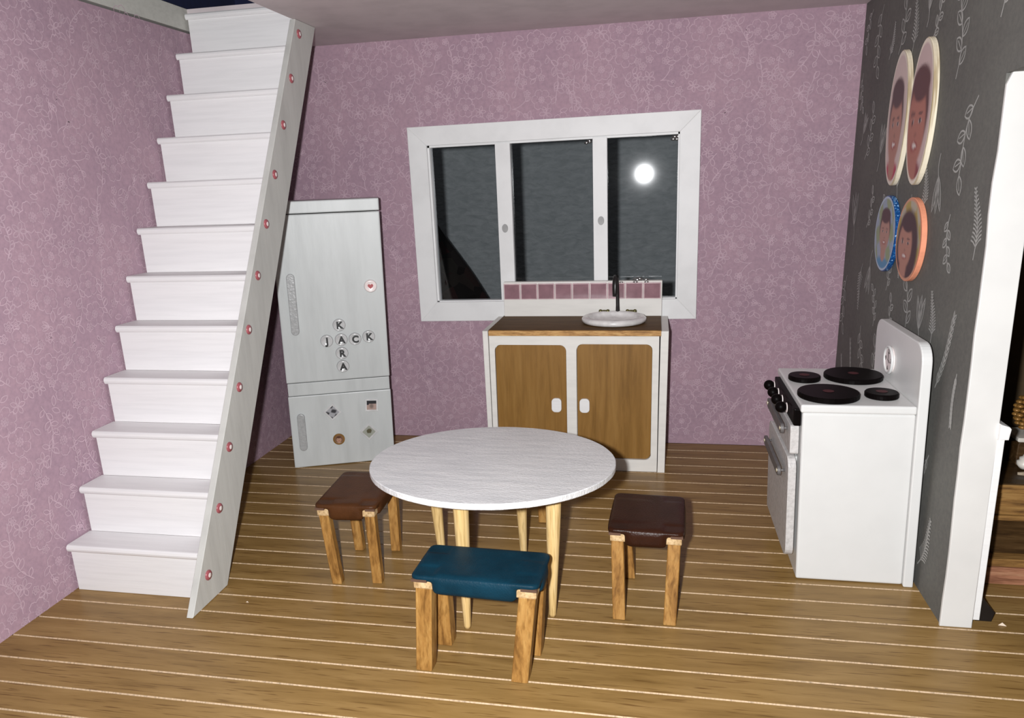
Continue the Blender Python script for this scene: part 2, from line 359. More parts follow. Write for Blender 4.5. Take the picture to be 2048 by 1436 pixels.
def scatter(P, u0, u1, v0, v1, seed, spec, excl=()):
    rr = random.Random(seed); pl = []; area = (u1 - u0) * (v1 - v0) / 8
    for fn, rad, k, tries, ext in spec:
        for _ in range(int(tries * area)):
            x, y, a = rr.uniform(u0, u1), rr.uniform(v0, v1), rr.uniform(0, 2 * PI)
            if fn in (m_vine,): a = PI / 2 + rr.uniform(-.5, .5) + (PI if rr.random() < .3 else 0)
            cs = [(x + ext * t * math.cos(a), y + ext * t * math.sin(a)) for t in (([0, .25, .5, .75, 1] if ext else [0]))]
            if any(not (u0 < c[0] < u1 and v0 < c[1] < v1) for c in cs): continue
            if any(e[0] < c[0] < e[1] and e[2] < c[1] < e[3] for c in cs for e in excl): continue
            if any((c[0] - q[0]) ** 2 + (c[1] - q[1]) ** 2 < (rad + q[2]) ** 2 for c in cs for q in pl): continue
            pl += [(c[0], c[1], rad) for c in cs]; fn(P, x, y, a, k * rr.uniform(.88, 1.12))
FLOWERS = [(m_big, .053, .064, 130, 0), (m_vine, .024, .27, 160, .27), (m_big, .052, .062, 330, 0), (m_vine, .022, .25, 420, .25), (m_star, .032, .042, 160, 0), (m_bud, .021, .11, 220, .10),
           (m_tuft, .022, .058, 200, .03), (m_big, .048, .057, 900, 0), (m_vine, .019, .19, 2400, .19), (m_star, .029, .038, 900, 0), (m_bud, .018, .10, 1400, .09), (m_small, .017, .022, 2200, 0), (m_tuft, .020, .052, 900, .03), (m_leaf, .014, .046, 2500, 0)]
def wall_mesh(name, solids, P, mats):
    """solids: list of boxes; P: ribbons appended to the same mesh as flat print"""
    bm = bmesh.new()
    for s_ in solids:
        if callable(s_): s_(bm)
        else: add_box(bm, *s_)
    me = bpy.data.meshes.new(name); bm.to_mesh(me); bm.free()
    vs = [tuple(v.co) for v in me.vertices]; fs = [tuple(p.vertices) for p in me.polygons]; n0, nf = len(vs), len(fs)
    vs += [P.fn(u, v, o) for (u, v), o in zip(P.v, P.o)]; fs += [tuple(i + n0 for i in f) for f in P.f]
    me2 = bpy.data.meshes.new(name); me2.from_pydata(vs, [], fs); bpy.data.meshes.remove(me)
    o = link(name, me2, mats); me2.polygons.foreach_set('material_index', [0] * nf + [1] * (len(fs) - nf)); me2.update()
    return struct(o)

W, H = 3.567, 2.5
# window opening
WX0, WX1, WZ0, WZ1 = 0.990, 2.735, 0.811, 2.008
P = Print(lambda u, v, o: (u, -0.0006 - o, v), 0.0036)
scatter(P, 0.0, W - .02, 0.02, H - .02, 11, FLOWERS, [(WX0 + .05, WX1 - .05, WZ0 + .05, WZ1 - .05)])
hx0, hx1, hz0, hz1 = 1.085, 2.64, 0.89, 1.915
wall_mesh('wall_back', [(-.06, hx0, 0, .05, 0, H), (hx1, W + .11, 0, .05, 0, H), (hx0, hx1, 0, .05, 0, hz0), (hx0, hx1, 0, .05, hz1, H)], P, [PAPER, INK])
P = Print(lambda u, v, o: (0.0006 + o, u, v), 0.0034)
scatter(P, -3.05, -0.01, 0.01, H - .03, 5, FLOWERS)
wall_mesh('wall_left', [(-.06, 0, -3.1, 0, 0, H - .010)], P, [PAPER, INK])

# charcoal wall with pencil leaf print
def g_fern(P, x, y, a, k):
    st = stem_pts(k, k * .08, 16); P.line(tf(st, x, y, a))
    for i in range(3, 17):
        px, py = tf([st[i]], x, y, a)[0]; l_ = k * .2 * (1.15 - i / 18)
        for sd in (1, -1): P.line(tf([(0, 0), (l_ * .6, sd * .1 * l_), (l_, sd * .3 * l_)], px, py, a + sd * .75 + PI * 0), False, P.wd * .9)
def g_loops(P, x, y, a, k):
    st = stem_pts(k, k * .1, 12); P.line(tf(st, x, y, a))
    for i in range(2, 13, 2):
        px, py = tf([st[i]], x, y, a)[0]; sd = 1 if (i // 2) % 2 else -1
        P.line(tf(lens(k * .26, k * .075, 7), px, py, a + sd * .8), True); P.line(tf([(0, 0), (k * .2, .01 * k)], px, py, a + sd * .8), False, P.wd * .7)
def g_blade(P, x, y, a, k):
    P.line(tf(stem_pts(k * .5, k * .05, 8), x, y, a))
    px, py = tf([(k * .35, 0)], x, y, a)[0]
    for q in (-.35, 0, .3): P.line(tf(lens(k * .6, k * .06, 8), px, py, a + q), True); P.line(tf([(0, 0), (k * .5, 0)], px, py, a + q), False, P.wd * .6)
def g_willow(P, x, y, a, k):
    P.line(tf(stem_pts(k, k * .04, 12), x, y, a))
    for i in range(1, 12):
        px, py = tf([(k * i / 12, k * .04 * math.sin(1.3 * PI * i / 12))], x, y, a)[0]
        for sd in (1, -1): P.line(tf(lens(k * .13, k * .018, 4), px, py, a + sd * .35), True, P.wd * .8)
P = Print(lambda u, v, o: (W - 0.0006 - o, u, v), 0.0068)
def g_scatter(P):
    rr = random.Random(3); pl = []
    for fn, k, nt_ in ((g_fern, .24, 7), (g_loops, .28, 12), (g_blade, .30, 10), (g_willow, .32, 12), (g_loops, .24, 20), (g_blade, .24, 20), (g_fern, .2, 20), (g_willow, .26, 30), (g_loops, .18, 200), (g_fern, .16, 200), (g_willow, .2, 300), (g_blade, .18, 300)):
        for _ in range(nt_):
            x, y = rr.uniform(-2.38, -.02), rr.uniform(.02, 2.45); a = PI / 2 + rr.uniform(-.55, .55) + (PI if rr.random() < .35 else 0)
            cs = [(x + k * t * math.cos(a), y + k * t * math.sin(a)) for t in (0, .33, .66, 1)]
            if any(not (-2.36 < c[0] < -.04 and .03 < c[1] < 2.45) or (c[0] < -1.86 and c[1] < 1.98) for c in cs): continue
            rad = k * .27
            if any((c[0] - q[0]) ** 2 + (c[1] - q[1]) ** 2 < (rad + q[2]) ** 2 for c in cs for q in pl): continue
            pl += [(c[0], c[1], rad) for c in cs]; fn(P, x, y, a, k)
g_scatter(P)
def rw(bm):
    t = prism_bm([(0, 0), (0, H), (-2.4, H), (-2.4, 1.955), (-1.885, 1.935), (-1.960, 0)], YZ, W, W + .100)
    me = bpy.data.meshes.new('t'); t.to_mesh(me); t.free(); bm.from_mesh(me); bpy.data.meshes.remove(me)
wall_mesh('wall_right', [rw], P, [GPAPER, GINK])
# white end board of the charcoal wall
def trimpt(u, v, t): return (u, -1.978 + v * (0.072 / 1.93) + t, v)
pts = [(W - .006, 0), (3.670, 0), (3.676, 1.90), (3.668, 1.935), (3.60, 1.948), (3.578, 1.935), (W - .003, 1.90)]
rr = random.Random(2)
for i in range(18, 0, -1): pts.append((W - .006 + rr.uniform(-.003, .003), 1.9 * i / 19))
struct(obj('trim_1', prism_bm(pts, trimpt, 0, .014, .003), TRIMW))
# ceiling slab with stairwell opening, thin gap above the left wall
bm = bmesh.new()
add_box(bm, .648, W, -2.7, 0.0, H, 2.613); add_box(bm, 0.0, .648, -.655, 0.0, H, 2.613)
struct(obj('ceiling', bm, CEIL))
struct(box('trim_2', -.06, 0, -3.1, 0.0, H + .003, 2.614, BEAM, None, .001, 1))
bm = bmesh.new(); add_box(bm, -.5, 2.2, -.02, .0, 2.616, 3.9); add_box(bm, -.08, -.06, -3.0, -.02, 2.62, 3.9)
struct(obj('wall_upper', bm, NAVY))
# brown wall and end of the neighbouring room
bm = bmesh.new(); add_box(bm, W + .100, 5.6, -.55, -.50, 0, 2.5); add_box(bm, 5.55, 5.6, -3.0, -.55, 0, 2.5)
struct(obj('wall_neighbour', bm, BROWNWALL))

# ------------------------------------------------------------------ floor of grooved planks
bm = bmesh.new(); add_box(bm, -.06, 5.6, -3.42, .05, -.06, -.012); fl = obj('floor', bm, DARKGAP); struct(fl)
p_ = .1325; g1, g2 = .0012, .0042
def plank_mesh(x0, x1, wid):
    bm = bmesh.new()
    prof = [(g1, -.012, 1), (g1, -.004, 1), (g2, 0, 0), (wid - g2, 0, 1), (wid - g1, -.004, 1), (wid - g1, -.012, 1)]
    A = [bm.verts.new((x0, y, z)) for y, z, _ in prof]; B = [bm.verts.new((x1, y, z)) for y, z, _ in prof]
    for i in range(len(prof) - 1):
        f = bm.faces.new([A[i], A[i + 1], B[i + 1], B[i]]); f.material_index = prof[i][2]
    bm.faces.new(A); bm.faces.new(B[::-1]); bm.faces.new([A[-1], A[0], B[0], B[-1]])
    bmesh.ops.recalc_face_normals(bm, faces=bm.faces)
    me = bpy.data.meshes.new('plank'); bm.to_mesh(me); bm.free(); me.materials.append(LAM); me.materials.append(BEIGEEDGE); return me
pm = plank_mesh(0.0, 5.55, p_)
ys = []
y = -.268 + 2 * p_ - .0
while y > -3.35:
    y -= p_; ys.append(y)
for y in ys:
    if y + p_ > 0.001:
        me = plank_mesh(0.0, 5.55, 0.0 - y); o = bpy.data.objects.new('plank', me)
    else: o = bpy.data.objects.new('plank', pm)
    C.objects.link(o); o.parent = fl; o.location = (0, y, 0)

# ------------------------------------------------------------------ window
win = struct(bpy.data.objects.new('window_1', None)); C.objects.link(win)
cx, cz = (WX0 + WX1) / 2, (WZ0 + WZ1) / 2; win.location = (cx, 0, cz); win.rotation_euler = (0, math.radians(-.42), 0)
a, b_, c_, d_ = WX0 - cx, WX1 - cx, WZ0 - cz, WZ1 - cz; t_ = .117; tz = .112
ia, ib, ic, id_ = a + t_, b_ - t_, c_ + tz + .012, d_ - tz
for pts in ([(a, d_), (b_, d_), (ib, id_), (ia, id_)], [(a, c_), (ia, ic), (ib, ic), (b_, c_)], [(a, c_), (a, d_), (ia, id_), (ia, ic)], [(b_, c_), (ib, ic), (ib, id_), (b_, d_)]):
    obj('frame_board', prism_bm(pts, XZ, -.04, -.0005, .002, 1), WHITE_WIN, win)
# inner lining set in the hole
bm = bmesh.new()
add_box(bm, ia - .006, ia + .012, -.02, .045, ic, id_); add_box(bm, ib - .008, ib + .006, -.02, .045, ic, id_)
add_box(bm, ia, ib, -.02, .045, id_ - .012, id_ + .006); add_box(bm, ia, ib, -.02, .045, ic - .006, ic + .006)
obj('window_lining', bm, WHITE_WIN, win)
for k, (x0, x1) in enumerate(((1.531 - cx, 1.622 - cx), (2.118 - cx, 2.203 - cx))):
    mu = box('mullion', x0, x1, -.028, .012, ic, id_ - .004, WHITE_WIN, win, .002)
    zc = (1.387, 1.413)[k] - cz; xc = (1.573, 2.164)[k] - cx
    obj('finger_dab', prism_bm(circ(xc, zc, .019, 20, .026), XZ, -.0305, -.027, .001, 1), GREYOV, mu)
for x0, x1 in ((ia, 1.531 - cx), (1.622 - cx, 2.118 - cx), (2.203 - cx, ib)):
    box('pane', x0, x1, .014, .018, ic, id_ - .008, PANE, win, 0)
for gx, gz, s_ in ((2.095 - cx, 1.872 - cz, 1), (2.592 - cx, 1.872 - cz, 1.2), (1.575 - cx, 1.876 - cz, .6)):
    bm = bmesh.new()
    for q in range(5): sphere_bm((gx + R_.uniform(-.02, .02) * s_, -.012, gz + R_.uniform(-.012, .004) * s_), .010 * s_, 1.3, .6, .8, 12, 8, bm)
    obj('glue_blob', bm, GLUE, win, True)['kind'] = 'stuff'
# far room behind the window
bm = bmesh.new(); add_box(bm, -3.5, 7, 4.4, 4.5, -2.0, 4.6); struct(obj('wall_far', bm, ROOMW))
struct(box('floor_far', -3.5, 7, .06, 4.4, -.10, -.04, BROWNWALL, None, 0))
def quilt():
    bm = bmesh.new(); n = 14; G = []
    T, B0, B1 = Vector((.10, 3.0, 1.56)), Vector((-.6, 3.0, .0)), Vector((1.122, 3.0, .0))
    TL = Vector((-.6, 3.0, 1.7))
    for i in range(n + 1):
        row = []
        for j in range(n + 1):
            l_ = TL.lerp(B0, i / n); r2_ = T.lerp(B1, i / n); p = l_.lerp(r2_, j / n)
            p = p + Vector((0, .05 * math.sin(j * 1.3) + .03 * math.sin(i * .9 + j), .012 * math.sin(j * 2.1))); row.append(bm.verts.new(p))
        G.append(row)
    for i in range(n):
        for j in range(n): bm.faces.new([G[i][j], G[i + 1][j], G[i + 1][j + 1], G[i][j + 1]])
    bmesh.ops.solidify(bm, geom=list(bm.faces), thickness=.06)
    return obj('quilt', bm, QUILT, None, True)
tag(quilt(), 'dark red patterned quilt behind the left window pane, shade put into its colour', 'quilt')
tag(obj('wall_hook', sphere_bm((1.005, 4.36, .34), .035, 1, 1, 1.5), BLACKM, None, True), 'small black hook on far wall seen beside left mullion', 'hook')

# ------------------------------------------------------------------ staircase
st = thing('staircase', 'white painted straight staircase with pink studded stringer against the left mauve wall', 'staircase', (0, 0, 0))
sx0, sx1 = .016, .636; rise, run = .2150, .1351
for k in range(12):
    yn = -2.184 + run * k; zt = .2195 + rise * k; yr = yn + .013
    box('riser', sx0, sx1, yr, yr + .012, zt - rise + (0.0005 if k else -.2195 + rise + .001), zt - .030, WHITE_H, st, .0008, 1)
    prof = [(yn + .006, zt - .031), (yn + .001, zt - .024), (yn - .001, zt - .016), (yn + .001, zt - .007), (yn + .007, zt - .001), (yn + .014, zt)]
    back = yn + run + .013
    if k == 11: back = -.656
    prof += [(back, zt), (back, zt - .030)]
    nn = len(prof); bm = bmesh.new()
    xa, xb = sx0 - .008, sx1
    A = [bm.verts.new((xa, y_, z_)) for y_, z_ in prof]; B = [bm.verts.new((xb, y_, z_)) for y_, z_ in prof]
    bm.faces.new(A); bm.faces.new(B[::-1])
    for i in range(nn): bm.faces.new([A[i], A[(i + 1) % nn], B[(i + 1) % nn], B[i]])
    bmesh.ops.recalc_face_normals(bm, faces=bm.faces); obj('tread', bm, WHITE_H, st)
sp_ = [(-2.316, 0.001), (-2.052, 0.001), (-.528, 2.4985), (-.765, 2.4985)]
sg = obj('stringer', prism_bm(sp_, YZ, sx1 + .001, .667, .002, 1), STRING, st)
studs = [(-.743, 2.432), (-.886, 2.203), (-1.03, 1.973), (-1.178, 1.737), (-1.321, 1.511), (-1.46, 1.284), (-1.601, 1.055), (-1.744, .821), (-1.888, .588), (-2.028, .359), (-2.174, .119)]
for y_, z_ in studs:
    bm = lathe([(.0225, -.001), (.0222, .003), (.019, .006), (.010, .0078), (.0095, .0082), (.004, .0088)], 24)
    for f in bm.faces: f.material_index = 1 if max(math.hypot(v.co.x, v.co.y) for v in f.verts) < .0105 else 0  # white centre is a highlight painted onto each pink stud
    bmesh.ops.transform(bm, matrix=Matrix.Translation((.667, y_, z_)) @ Matrix.Rotation(PI / 2, 4, 'Y'), verts=bm.verts)
    obj('stud', bm, [PINKR, PEARL_GLINT], sg, True)

# ------------------------------------------------------------------ fridge with magnets
FY = math.radians(21.02)
fr = thing('fridge', 'white painted wooden fridge freezer angled across the back left corner', 'fridge', (.319, -.68, 0), FY)
K = .017
shear(box('body', .012, .606, .026, .45, .002, 1.525, WHITE_FR, fr, .006), K)
shear(box('top_cap', 0, .616, .0, .452, 1.531, 1.600, WHITE_FR, fr, .006), K)
ud = shear(box('upper_door', 0, .616, 0, .025, .543, 1.527, WHITE_FR, fr, .007), K)
shear(box('divider_rail', .004, .612, .004, .026, .462, .539, WHITE_FR, fr, .003), K)
ldr = shear(box('lower_door', 0, .616, 0, .025, .003, .459, WHITE_FR, fr, .006), K)
for par, z0, z1, x0 in ((ud, .835, 1.195, .083), (ldr, .115, .350, .066)):
    shear(obj('handle', prism_bm(rrect(x0 - .023, x0 + .023, z0, z1, .0228, 8), XZ, -.020, -.0, .006, 2), HANDLE, par), K)
FM = Matrix.Translation((.319, -.68, 0)) @ Matrix.Rotation(FY, 4, 'Z')
def on_fridge(o, x, z, y=-.0): o.matrix_world = FM @ Matrix.Translation((x + K * z, y, z)); return o
RX = Matrix.Rotation(PI / 2, 4, 'X')
beads = [('K', .337, .879, 'round resin bead magnet with black K, topmost of the letter column'), ('J', .258, .788, 'round resin bead magnet with black J at the left end of the row'),
         ('A', .343, .790, 'round resin bead magnet with black A where the letter row and column cross'), ('C', .424, .789, 'round resin bead magnet with black C'),
         ('K', .506, .798, 'round resin bead magnet with black K at the right end of the row'), ('R', .341, .708, 'round resin bead magnet with black R'),
         ('A', .341, .627, 'round resin bead magnet with black A, lowest of the letter column')]
for ch, x, z, lab in beads:
    bt = bpy.data.objects.new('bead_magnet', None); C.objects.link(bt); tag(bt, lab, 'magnet', 'letter bead magnets on the fridge door'); on_fridge(bt, x, z, -.0015)
    bm = lathe([(.035, 0), (.0375, .004), (.036, .011), (.030, .016), (.028, .0145)], 28)
    for f in bm.faces: f.material_index = 1 if max(v.co.z for v in f.verts) < .0158 and len(f.verts) == 4 else 0
    bmesh.ops.transform(bm, matrix=RX, verts=bm.verts); obj('bead', bm, [BEADM, BEADR], bt, True)
    me = text_mesh(ch, .056, .0012, .0026); me.transform(Matrix.Translation((.003, -.0165, -.002)) @ RX); link('letter', me, LETTERM, bt)
ht = bpy.data.objects.new('heart_magnet', None); C.objects.link(ht); tag(ht, 'round white bead magnet with a small red heart', 'magnet'); on_fridge(ht, .537, 1.099, -.0015)
bm = lathe([(.036, 0), (.038, .005), (.036, .012), (.030, .017), (.027, .0155)], 28); bmesh.ops.transform(bm, matrix=RX, verts=bm.verts); obj('bead', bm, PEARL_GLINT, ht, True)
hp = [(.018 * .06 * 16 * math.sin(t) ** 3, .018 * .06 * (13 * math.cos(t) - 5 * math.cos(2 * t) - 2 * math.cos(3 * t) - math.cos(4 * t))) for t in [2 * PI * i / 28 for i in range(28)]]
obj('heart', prism_bm([(u * .95, v) for u, v in hp], XZ, -.018, -.0145), REDM, ht)

# flat photographs painted per vertex (flat print)
def print_disc(name, parent, fn3, col, rx, ry, rings=26, seg=56, square=False):
    vs, fs, cs = [], [], []
    if square:
        n = 16
        for i in range(n + 1):
            for j in range(n + 1):
                u, v = -1 + 2 * j / n, -1 + 2 * i / n; vs.append(fn3(u * rx, v * ry)); cs.append(col(u, v))
        for i in range(n):
            for j in range(n):
                q = i * (n + 1) + j; fs.append((q, q + 1, q + n + 2, q + n + 1))
    else:
        vs.append(fn3(0, 0)); cs.append(col(0, 0))
        for i in range(1, rings + 1):
            for j in range(seg):
                u, v = i / rings * math.cos(2 * PI * j / seg), i / rings * math.sin(2 * PI * j / seg); vs.append(fn3(u * rx, v * ry)); cs.append(col(u, v))
        for j in range(seg): fs.append((0, 1 + j, 1 + (j + 1) % seg))
        for i in range(rings - 1):
            for j in range(seg):
                q, q2 = 1 + i * seg + j, 1 + i * seg + (j + 1) % seg; fs.append((q, q + seg, q2 + seg, q2))
    me = bpy.data.meshes.new(name); me.from_pydata(vs, [], fs)
    ca = me.color_attributes.new('print', 'FLOAT_COLOR', 'POINT')
    for i, c in enumerate(cs): ca.data[i].color = (*c, 1)
    return link(name, me, PRINT, parent, True)
def sm(e0, e1, x):
    t = max(0, min(1, (x - e0) / (e1 - e0))); return t * t * (3 - 2 * t)
def mixv(a, b, t): return tuple(a[i] * (1 - t) + b[i] * t for i in range(3))
def ell(u, v, cx, cy, rx, ry, soft=.12): return 1 - sm(1 - soft, 1 + soft, math.hypot((u - cx) / rx, (v - cy) / ry))
def portrait(bg, skin, hair, shirt, fc=(0, -.1), fs=(.42, .52), long_hair=False, side=0.0, bg2=None):
    dark = tuple(c * .22 for c in skin); lip = (skin[0] * .75, skin[1] * .4, skin[2] * .42)
    def f(u, v):
        c = bg
        if bg2: c = mixv(bg, bg2, sm(-.2, .2, math.sin(u * 7 + v * 4) * math.sin(v * 6 - u * 3)) * .8)
        c = mixv(c, shirt, ell(u, v, fc[0], -1.05, .95, .42))
        if long_hair:
            c = mixv(c, hair, ell(u, v, fc[0] + side * .5, fc[1] - .05, fs[0] * 1.55, fs[1] * 1.6))
        c = mixv(c, skin, ell(u, v, fc[0], fc[1] - fs[1] * 1.0, fs[0] * .5, fs[1] * .5))
        c = mixv(c, hair, ell(u, v, fc[0] + side * .2, fc[1] + fs[1] * .32, fs[0] * 1.12, fs[1] * .98))
        c = mixv(c, skin, ell(u, v, fc[0], fc[1], fs[0], fs[1] * .98))
        c = mixv(c, hair, ell(u, v, fc[0] + side * .4, fc[1] + fs[1] * .98, fs[0] * .95, fs[1] * .42))
        ex, ey = fs[0] * .42, fc[1] + fs[1] * .12
        for sgn in (-1, 1):
            c = mixv(c, (.55, .5, .48), ell(u, v, fc[0] + sgn * ex, ey, fs[0] * .17, fs[1] * .065))
            c = mixv(c, (.02, .012, .01), ell(u, v, fc[0] + sgn * ex, ey, fs[0] * .10, fs[1] * .07))
            c = mixv(c, dark, .75 * ell(u, v, fc[0] + sgn * ex, ey + fs[1] * .17, fs[0] * .24, fs[1] * .04))
        c = mixv(c, tuple(x * .6 for x in skin), .7 * ell(u, v, fc[0] + .02, fc[1] - fs[1] * .2, fs[0] * .16, fs[1] * .05))
        c = mixv(c, lip, ell(u, v, fc[0], fc[1] - fs[1] * .47, fs[0] * .40, fs[1] * .12))
        c = mixv(c, (.75, .7, .66), ell(u, v, fc[0], fc[1] - fs[1] * .455, fs[0] * .27, fs[1] * .055))
        return c
    return f
pics = [
 ('square', .256, .344, 40, 'tilted small black and white photo magnet, left of the freezer door', lambda u, v: mixv((.36, .36, .38), (.03, .03, .035), sm(-.1, .35, math.sin(u * 3.1 + 2 * v + .6) * math.cos(v * 2.7 - u + .4)))),
 ('square', .494, .368, -4, 'small nearly upright photo magnet with a dark band across its top', lambda u, v: (.015, .015, .02) if v > .35 - .3 * (u < -.6) else mixv((.42, .3, .26), (.2, .15, .13), ell(u, v, 0, -.2, .4, .5, .5))),
 ('square', .467, .198, 42, 'tilted small olive toned photo magnet low on the freezer door', lambda u, v: (.10, .09, .05) if (ell(u, v, .15, .1, .55, .5) > .5) else (.34, .35, .30)),
 ('round', .281, .167, 0, 'tiny round brown edged portrait magnet low on the freezer door', portrait((.2, .1, .05), (.45, .26, .18), (.08, .03, .015), (.3, .2, .15), (0, -.1), (.55, .6)))]
for kind, x, z, rot, lab, colf in pics:
    pt = bpy.data.objects.new('photo_magnet', None); C.objects.link(pt); tag(pt, lab, 'magnet', 'photo magnets on the freezer door')
    pt.matrix_world = FM @ Matrix.Translation((x + K * z, -.0005, z)) @ Matrix.Rotation(-math.radians(rot), 4, 'Y')
    if kind == 'square':
        box('sleeve', -.040, .040, -.004, 0, -.040, .040, BEADM, pt, .001, 1)
        print_disc('photo', pt, lambda u, v: (u, -.0046, v), colf, .029, .029, square=True)
    else:
        obj('rim', prism_bm(circ(0, 0, .036, 28), XZ, -.007, 0, .002), DOORW, pt)
        print_disc('photo', pt, lambda u, v: (u, -.0075, v), colf, .027, .027, 12, 28)

# ------------------------------------------------------------------ sink cabinet
cb = thing('kitchen_cabinet', 'white and brown wooden sink cabinet with pink tiled splashback under the window', 'cabinet', (2.04, -.3, 0))
def L(o): # world-coordinate mesh parented to the cabinet empty
    o.location = (-2.04, .3, 0); return o
yf = -.53
L(box('body', 1.560, 2.520, yf + .03, -.055, .004, .808, CREAM, cb, .002))
bm = prism_bm([(1.526, .002), (1.552, .002), (1.548, .838), (1.516, .838)], XZ, yf - .004, -.050, .002, 1); L(obj('side_panel', bm, CREAM, cb))
bm = prism_bm([(2.523, .002), (2.564, .002), (2.570, .838), (2.526, .838)], XZ, yf - .004, -.050, .002, 1); L(obj('side_panel', bm, CREAM, cb))
# face frame with two rounded openings, as a filled 2D curve turned into mesh
def holed(outer, holes, y0, y1, z_off=0):
    cu_ = bpy.data.curves.new('face_frame', 'CURVE'); cu_.dimensions = '2D'; cu_.fill_mode = 'BOTH'; cu_.extrude = (y1 - y0) / 2
    for pts in [outer] + holes:
        s_ = cu_.splines.new('POLY'); s_.points.add(len(pts) - 1); s_.use_cyclic_u = True
        for i, (u, v) in enumerate(pts): s_.points[i].co = (u, v, 0, 1)
    t = bpy.data.objects.new('t', cu_); C.objects.link(t); bpy.context.view_layer.update()
    me = bpy.data.meshes.new_from_object(t.evaluated_get(bpy.context.evaluated_depsgraph_get()))
    bpy.data.objects.remove(t); bpy.data.curves.remove(cu_)
    me.transform(Matrix.Translation((0, (y0 + y1) / 2, 0)) @ RX); return me
me = holed([(1.556, .004), (2.519, .004), (2.519, .809), (1.553, .809)], [rrect(1.584, 2.000, .076, .757, .036), rrect(2.058, 2.484, .076, .763, .036)], yf, yf + .028)
L(link('face_frame', me, CREAM, cb))
for x0, x1, z1, hx, hz in ((1.586, 1.998, .755, 1.940, .400), (2.060, 2.482, .761, 2.103, .400)):
    dr = obj('door', prism_bm(rrect(x0, x1, .078, z1, .035), XZ, yf + .010, yf + .028, .004), DOORW, cb); L(dr)
    obj('handle', prism_bm(rrect(hx - .029, hx + .029, hz - .042, hz + .042, .022), XZ, yf - .010, yf + .009, .004), WHITE, dr)
ct = L(box('countertop', 1.552, 2.530, -.535, -.050, .812, .845, TOPW, cb, .002, 1))
L(box('countertop_edge', 1.553, 2.529, -.541, -.5355, .811, .842, EDGEW, cb, .0015, 1))
sb = L(box('splashback', 1.563, 2.533, -.098, -.052, .846, 1.060, CREAM, cb, .002, 1))
x = 1.565
for k in range(9):
    x1 = x + .1070
    bm = bmesh.new(); add_box(bm, x + .0015, x1 - .0015, -.112, -.0985, .953, 1.052); bev(bm, .006, 2)
    for f in bm.faces:
        c = f.calc_center_median()
        if not (x + .006 < c.x < x1 - .006 and .958 < c.z < 1.047): f.material_index = 1
    obj('tile', bm, [TILE, TILEEDGE], sb, False); x = x1
bm = bmesh.new()
for gx, gy, gz, gs in ((2.385, -.085, 1.066, .020), (2.40, -.09, 1.072, .014), (2.437, -.085, 1.066, .012), (2.375, -.112, 1.055, .010), (2.44, -.112, 1.055, .009), (2.29, -.11, 1.054, .008)):
    sphere_bm((gx, gy, gz), gs, 1.5, .7, .7, 16, 10, bm)
obj('glue_blob', bm, GLUE, sb, True)['kind'] = 'stuff'
scx, scy = 2.257, -.298
bs = lathe([(.150, .8455), (.180, .851), (.188, .862), (.187, .873), (.178, .882), (.164, .886), (.152, .883), (.146, .872), (.140, .860), (.12, .851), (.07, .848), (.02, .8472)], 48, scx, scy)
bas = L(obj('basin', bs, SINKW, cb, True))
L(obj('faucet', tube_bm([(2.272, -.135, .846), (2.271, -.135, .92), (2.269, -.136, 1.03), (2.266, -.142, 1.075), (2.264, -.160, 1.094), (2.262, -.185, 1.096), (2.260, -.205, 1.082), (2.259, -.214, 1.05), (2.259, -.216, 1.005), (2.258, -.216, .985)], [.014, .011, .010, .011, .013, .015, .016, .017, .016, .014], 14), BLACKM, cb, True))
for tx in (2.190, 2.352):
    bm = bmesh.new(); sphere_bm((tx, -.135, .880), .030, 1.05, .6, .38, 16, 8, bm); sphere_bm((tx - .022, -.14, .884), .012, 1, 1, 1, 10, 6, bm); sphere_bm((tx + .022, -.14, .884), .012, 1, 1, 1, 10, 6, bm)
    tube_bm([(tx, -.135, .845), (tx, -.135, .885)], .010, 10, bm); L(obj('tap_handle', bm, BRASS, cb, True))

# ------------------------------------------------------------------ cooker
ck = thing('cooker', 'white wooden cooker with four black hotplates beside the charcoal wall', 'cooker', (3.3, -1.4, 0))
SH = -.030
def LC(o): o.location = (-3.3, 1.4, 0); return shear(o, SH)
LC(box('body', 3.096, 3.512, -1.688, -1.088, .003, .738, STOVE, ck, .010, 3))
LC(box('hob', 3.088, 3.512, -1.694, -1.082, .738, .772, STOVE, ck, .009, 3))
LC(obj('backsplash', prism_bm(rrect(-1.700, -1.072, .002, 1.015, .075, 8, '1100'), YZ, 3.512, 3.550, .005), STOVE, ck))
for bx_, by_, br in ((3.168, -1.300, .067), (3.378, -1.262, .121), (3.214, -1.566, .119), (3.418, -1.558, .064)):
    bn = LC(obj('hotplate', lathe([(br - .003, .7725), (br, .776), (br, .790), (br - .004, .795)], 36, bx_, by_), BLACK, ck))
    bm = lathe([(.020, .7952), (.022, .796)], 20, bx_, by_); o = obj('center_mark', bm, REDD, bn); shear(o, SH)
cp = LC(box('control_panel', 3.066, 3.095, -1.672, -1.15, .676, .748, BLACK, ck, .006))
for ky in (-1.235, -1.355, -1.465, -1.580):
    kb = obj('knob', sphere_bm((3.030, ky, .728), .0235, 1, 1, 1), BLACK, cp, True); shear(kb, SH)
    bm = lathe([(.021, 0), (.021, .003)], 20); bmesh.ops.transform(bm, matrix=Matrix.Translation((3.050, ky, .726)) @ Matrix.Rotation(PI / 2, 4, 'Y'), verts=bm.verts); shear(obj('knob_washer', bm, PEARL_GLINT, cp), SH)
dw = LC(obj('drawer', prism_bm(rrect(-1.655, -1.165, .548, .672, .012), YZ, 3.058, 3.092, .003), STOVE_R, ck))
od = LC(obj('oven_door', prism_bm(rrect(-1.672, -1.120, .088, .535, .05, 6, '1110'), YZ, 3.052, 3.084, .003), STOVE_R, ck))
